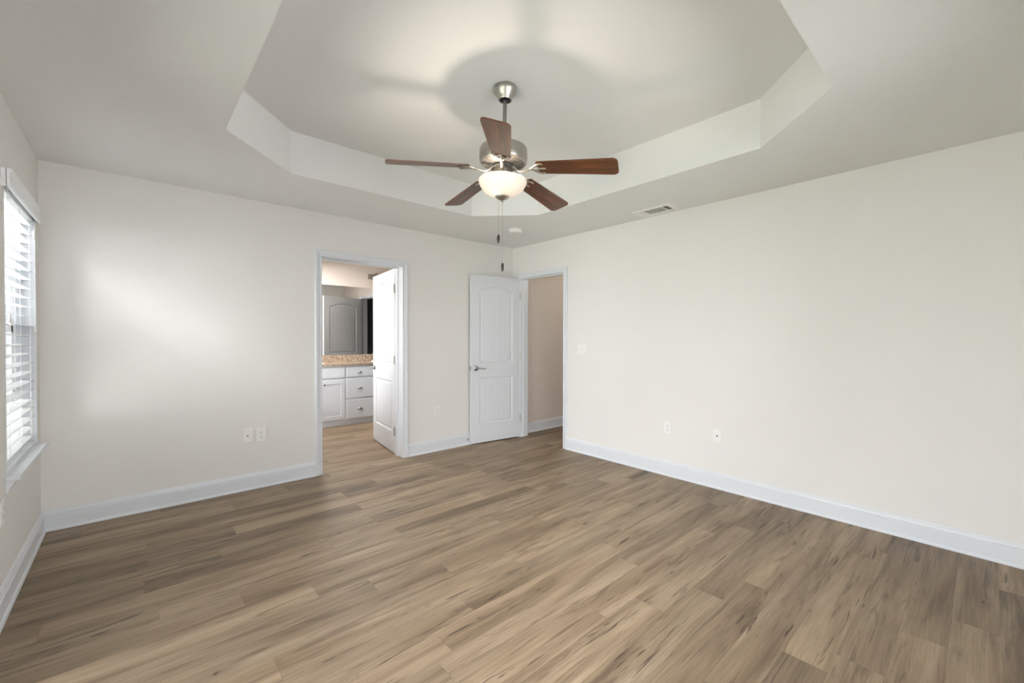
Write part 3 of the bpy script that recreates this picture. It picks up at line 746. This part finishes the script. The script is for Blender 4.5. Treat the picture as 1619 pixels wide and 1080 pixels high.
MB().box(-0.0055, 0.0055, -0.0089, -0.007, -0.0045, 0.0045).ob('socket', 'slotdark', j)
for dz in (0.042, -0.042): MB().lathe([(0.0026, 0.0), (0.0022, 0.001), (0, 0.0013)], 10, Matrix.Translation((0, -0.0063, dz)) @ Matrix.Rotation(pi/2, 4, 'X')).ob('screw', 'plate', o1)
o2 = plate_root('power_outlet', (-2.897, 0, ZO), 0, 'white duplex outlet on the back wall beside the phone jack', 'outlet', 0.076, 0.12); duplex(o2)
o3 = plate_root('power_outlet', (-1.158, 0, ZO), 0, 'white duplex outlet on the back wall between the two doorways', 'outlet', 0.076, 0.118); duplex(o3)
o4 = plate_root('power_outlet', (0, -2.160, ZO-0.004), pi/2*3, 'white duplex outlet low on the right wall', 'outlet', 0.074, 0.116); duplex(o4)
o5 = plate_root('cable_jack', (0, -2.609, ZO-0.004), pi/2*3, 'white cable plate with round connector low on the right wall', 'wall jack', 0.07, 0.116)
MB().lathe([(0.0062, 0.0), (0.0062, 0.004), (0.0048, 0.004), (0.0048, 0.012), (0.003, 0.012), (0, 0.008)], 14, Matrix.Translation((0, -0.006, 0)) @ Matrix.Rotation(pi/2, 4, 'X')).ob('connector', 'slotdark', o5)
for dz in (0.042, -0.042): MB().lathe([(0.0026, 0.0), (0.0022, 0.001), (0, 0.0013)], 10, Matrix.Translation((0, -0.0063, dz)) @ Matrix.Rotation(pi/2, 4, 'X')).ob('screw', 'plate', o5)
o6 = plate_root('light_switch', (0, -1.142, 1.152), pi/2*3, 'white double toggle switch plate beside the hall doorway', 'light switch', 0.118, 0.118)
for dx in (-0.023, 0.023):
    MB().box(dx-0.006, dx+0.006, -0.0075, -0.006, -0.0125, 0.0125).ob('switch_slot', 'plate', o6)
    MB().box(-0.0045, 0.0045, -0.011, 0.004, -0.005, 0.005, Matrix.Translation((dx, -0.0085, 0.003)) @ Matrix.Rotation(R(-28), 4, 'X'), bev=0.001).ob('toggle', 'plate', o6)
o7 = plate_root('power_outlet', (LX, -1.110, 0.475), pi/2, 'white duplex outlet on the left wall below the window', 'outlet', 0.074, 0.116); duplex(o7)

# spring door stop on the baseboard
ds = tag(empty('door_stop', (-0.742, -0.0145, 0.062)), 'small spring door stop on the baseboard behind the open hall door', 'door stop')
MB().lathe([(0.0, 0.0), (0.011, 0.0), (0.011, 0.003), (0.006, 0.006)], 16, Matrix.Rotation(pi/2, 4, 'X')).ob('base', 'chrome', ds)
MB().tube([(0.0055*cos(t_*0.9), -0.005-t_*0.0003, 0.0055*sin(t_*0.9)) for t_ in range(0, 92)], 0.0011, 6, upv=(0, 1, 0)).ob('spring', 'chrome', ds, 60)
MB().lathe([(0.0, 0.032), (0.007, 0.032), (0.0075, 0.042), (0.005, 0.046), (0, 0.047)], 14, Matrix.Rotation(pi/2, 4, 'X')).ob('rubber_tip', 'plate', ds)

# ---------------------------------------------------------------- bathroom vanity
VX0, VX1, VF, VH = -2.30, BRX-0.004, 2.065, 0.865
va = tag(empty('vanity_cabinet', ((VX0+VX1)/2, VF, 0)), 'long white bathroom vanity cabinet with drawers and doors', 'vanity')
def VA(mb, name, mat, par=None, sm=None):
    o = mb.ob(name, mat, None, sm); o.parent = par or va
    if par is None: o.matrix_parent_inverse = Matrix.Translation(va.location).inverted()
    return o
VA(MB().box(VX0, VX1, VF, VF+0.018, 0.085, VH).box(VX0, VX0+0.018, VF+0.018, VB-0.003, 0.085, VH).box(VX1-0.018, VX1, VF+0.018, VB-0.003, 0.085, VH).box(VX0+0.018, VX1-0.018, VF+0.018, VB-0.003, 0.085, 0.103).box(VX0+0.018, VX1-0.018, VB-0.015, VB-0.003, 0.103, VH), 'carcass', 'cabinet')
VA(MB().box(VX0+0.01, VX1, VF+0.012, VF+0.030, 0, 0.085), 'toe_kick', 'cabinet')
def front(x0, x1, z0, z1, nm, raised):
    b = MB(); t = 0.019; y = VF
    if raised:                                        # frame-and-panel door
        s = 0.055
        b.box(x0, x0+s, y-t, y-0.0005, z0, z1, bev=0.002).box(x1-s, x1, y-t, y-0.0005, z0, z1, bev=0.002).box(x0+s-0.001, x1-s+0.001, y-t, y-0.0005, z0, z0+s, bev=0.002).box(x0+s-0.001, x1-s+0.001, y-t, y-0.0005, z1-s, z1, bev=0.002)
        b.box(x0+s, x1-s, y-0.010, y-0.0005, z0+s, z1-s)
        n = 4
        for k in range(n):
            a = x0+s+0.012; c = x1-s-0.012; w_ = (c-a)/n
            b.box(a+k*w_+0.001, a+(k+1)*w_-0.001, y-0.0125, y-0.009, z0+s+0.012, z1-s-0.012, bev=0.001)
    else: b.box(x0, x1, y-t, y-0.0005, z0, z1, bev=0.004)
    return VA(b, nm, 'cabinet')
def cup(x, z, par):
    b = MB(); n, mth = 14, 6; rings = []
    for i in range(n+1):
        a = pi*i/n
        rings.append([(x+0.040*cos(a)*cos(pi/2*j/mth), VF-0.0195-0.024*sin(pi/2*j/mth)*(0.35+0.65*sin(a)), z-0.012+0.026*sin(a)*cos(pi/2*j/mth*0.8)) for j in range(mth+1)])
    vs = [q for r in rings for q in r]; w_ = mth+1
    fs = [(i*w_+j, (i+1)*w_+j, (i+1)*w_+j+1, i*w_+j+1) for i in range(n) for j in range(mth)]
    b.faces(vs, fs)
    o = VA(b, 'cup_pull', 'chrome', par, 60); o.matrix_parent_inverse = par.matrix_parent_inverse.inverted() @ Matrix.Translation(va.location).inverted() if False else Matrix(); return o
def knob(x, z, par):
    m = Matrix.Translation((x, VF-0.0185, z)) @ Matrix.Rotation(pi/2, 4, 'X')
    VA(MB().lathe([(0.006, 0), (0.005, 0.010), (0.012, 0.016), (0.015, 0.021), (0.012, 0.026), (0, 0.028)], 18, m), 'knob', 'chrome', par, 50)
# sink base left, drawers, sink base right
front(-2.20, -1.437, 0.700, 0.842, 'false_drawer_front', False)
for x0, x1, kx in ((-2.20, -1.824, -1.862), (-1.813, -1.437, -1.775)):
    d = front(x0, x1, 0.098, 0.668, 'cabinet_door', True)
    knob(-1.725 if x0 > -2 else kx-0.05, 0.612, d)
for z0, z1 in ((0.700, 0.842), (0.394, 0.672), (0.092, 0.362)):
    d = front(-1.405, -1.005, z0, z1, 'drawer', False); cup(-1.213, (z0+z1)/2-0.006 if z1 > 0.8 else (z0+z1)/2, d)
front(-0.974, -0.40, 0.700, 0.842, 'false_drawer_front', False)
for x0, x1, kx in ((-0.974, -0.690, -0.715), (-0.682, -0.40, -0.66)):
    d = front(x0, x1, 0.098, 0.668, 'cabinet_door', True); knob(kx, 0.612, d)
ct = tag(empty('countertop', ((VX0+VX1)/2, VF, VH)), 'speckled tan granite countertop with backsplash on the bathroom vanity', 'countertop')
def inv(o, p): o.parent = p; o.matrix_parent_inverse = Matrix.Translation(p.location).inverted(); return o
SK = (-1.86, -0.70)
def slab_with_holes():
    b = MB(); bm = b.b; z0, z1 = VH+0.001, VH+0.031; y0, y1 = VF-0.028, VB-0.001; x0, x1 = VX0-0.012, VX1
    loops = [[(x0, y0), (x1, y0), (x1, y1), (x0, y1)]]
    for c in SK: loops.append([(c+0.205*cos(2*pi*k/32), (y0+y1)/2-0.01+0.155*sin(2*pi*k/32)) for k in range(32)])
    flat = [q for l in loops for q in l]
    for z in (z0, z1):
        v = [bm.verts.new((x, y, z)) for x, y in flat]
        for t in tessellate_polygon([[Vector((x, y, 0)) for x, y in l] for l in loops]): bm.faces.new([v[i] for i in t])
    for l in loops:
        n = len(l)
        for i in range(n):
            a, c = l[i], l[(i+1) % n]; bm.faces.new([bm.verts.new(q) for q in ((*a, z0), (*c, z0), (*c, z1), (*a, z1))])
    bmesh.ops.remove_doubles(bm, verts=bm.verts[:], dist=1e-5); return b
inv(slab_with_holes().ob('slab', 'granite'), ct)
inv(MB().box(VX0-0.012, VX1, VB-0.021, VB-0.001, VH+0.0312, VH+0.137, bev=0.002).ob('backsplash', 'granite'), ct)
for c, lab in zip(SK, ('white oval sink set in the granite, left of the drawers', 'white oval sink set in the granite, half behind the bathroom door')):
    yc = (VF-0.028+VB-0.001)/2-0.01
    m = Matrix.Translation((0, 0, 0)) @ Matrix.Diagonal((1, 0.76, 1, 1))
    pr = [(0.222, 0.0), (0.222, 0.007), (0.214, 0.013), (0.202, 0.012), (0.195, 0.0), (0.180, -0.05), (0.140, -0.10), (0.06, -0.125), (0.018, -0.128), (0.018, -0.136), (0.07, -0.134), (0.15, -0.107), (0.190, -0.05), (0.2030, -0.0005)]
    sk = tag(MB().lathe(pr, 48, m, cap=False).ob('sink', 'porcelain', None, 40, (c, yc, VH+0.0312)), lab, 'sink', 'oval vanity sinks')
    fc = tag(empty('faucet', (c, yc+0.205, VH+0.0312)), 'chrome faucet behind the %s sink' % ('left oval' if c < -1 else 'right oval'), 'faucet', 'vanity faucets')
    MB().lathe([(0.0, 0), (0.026, 0), (0.026, 0.006), (0.016, 0.012), (0.013, 0.05), (0.012, 0.09)], 20).ob('body', 'chrome', fc, 40)
    MB().tube([(0, 0, 0.085), (0, -0.012, 0.115), (0, -0.05, 0.128), (0, -0.09, 0.115), (0, -0.105, 0.092)], [0.011, 0.011, 0.010, 0.009, 0.009], 12).ob('spout', 'chrome', fc, 50)
    for dx in (-0.09, 0.09):
        MB().lathe([(0.0, 0), (0.022, 0), (0.022, 0.006), (0.013, 0.012), (0.012, 0.04), (0.018, 0.046), (0.012, 0.056), (0, 0.058)], 18, Matrix.Translation((dx, 0, 0))).ob('tap_handle', 'chrome', fc, 40)
tag(MB().box(VX0, VX1-0.03, VB-0.006, VB-0.0005, VH+0.1375, 2.083, bev=0.0015).ob('wall_mirror', 'mirror'), 'large frameless mirror above the granite backsplash in the bathroom', 'mirror')
vl = tag(empty('vanity_light', (-0.55, VB, 2.27)), 'nickel vanity light bar on the wall above the bathroom mirror', 'wall lamp')
MB().box(-0.30, 0.30, -0.022, 0.0, -0.045, 0.045, bev=0.006).ob('backplate', 'nickel', vl)
for dx in (-0.2, 0.0, 0.2):
    a = MB().tube([(dx, -0.015, 0.01), (dx, -0.06, 0.045), (dx, -0.10, 0.050), (dx, -0.115, 0.02)], 0.008, 10).lathe([(0.0, 0.045), (0.010, 0.040), (0.020, 0.02), (0.028, -0.005)], 16, Matrix.Translation((dx, -0.115, 0.0))).ob('lamp_arm', 'nickel', vl, 50)
    MB().lathe([(0.026, 0.0), (0.040, -0.03), (0.056, -0.085), (0.058, -0.10), (0.055, -0.10), (0.037, -0.03), (0.022, 0.0)], 24, Matrix.Translation((dx, -0.115, 0.0)), cap=False).ob('lamp_shade', 'bowl', a, 50)
# bathroom and hall have no ceiling fixture, only the two added fill lights above
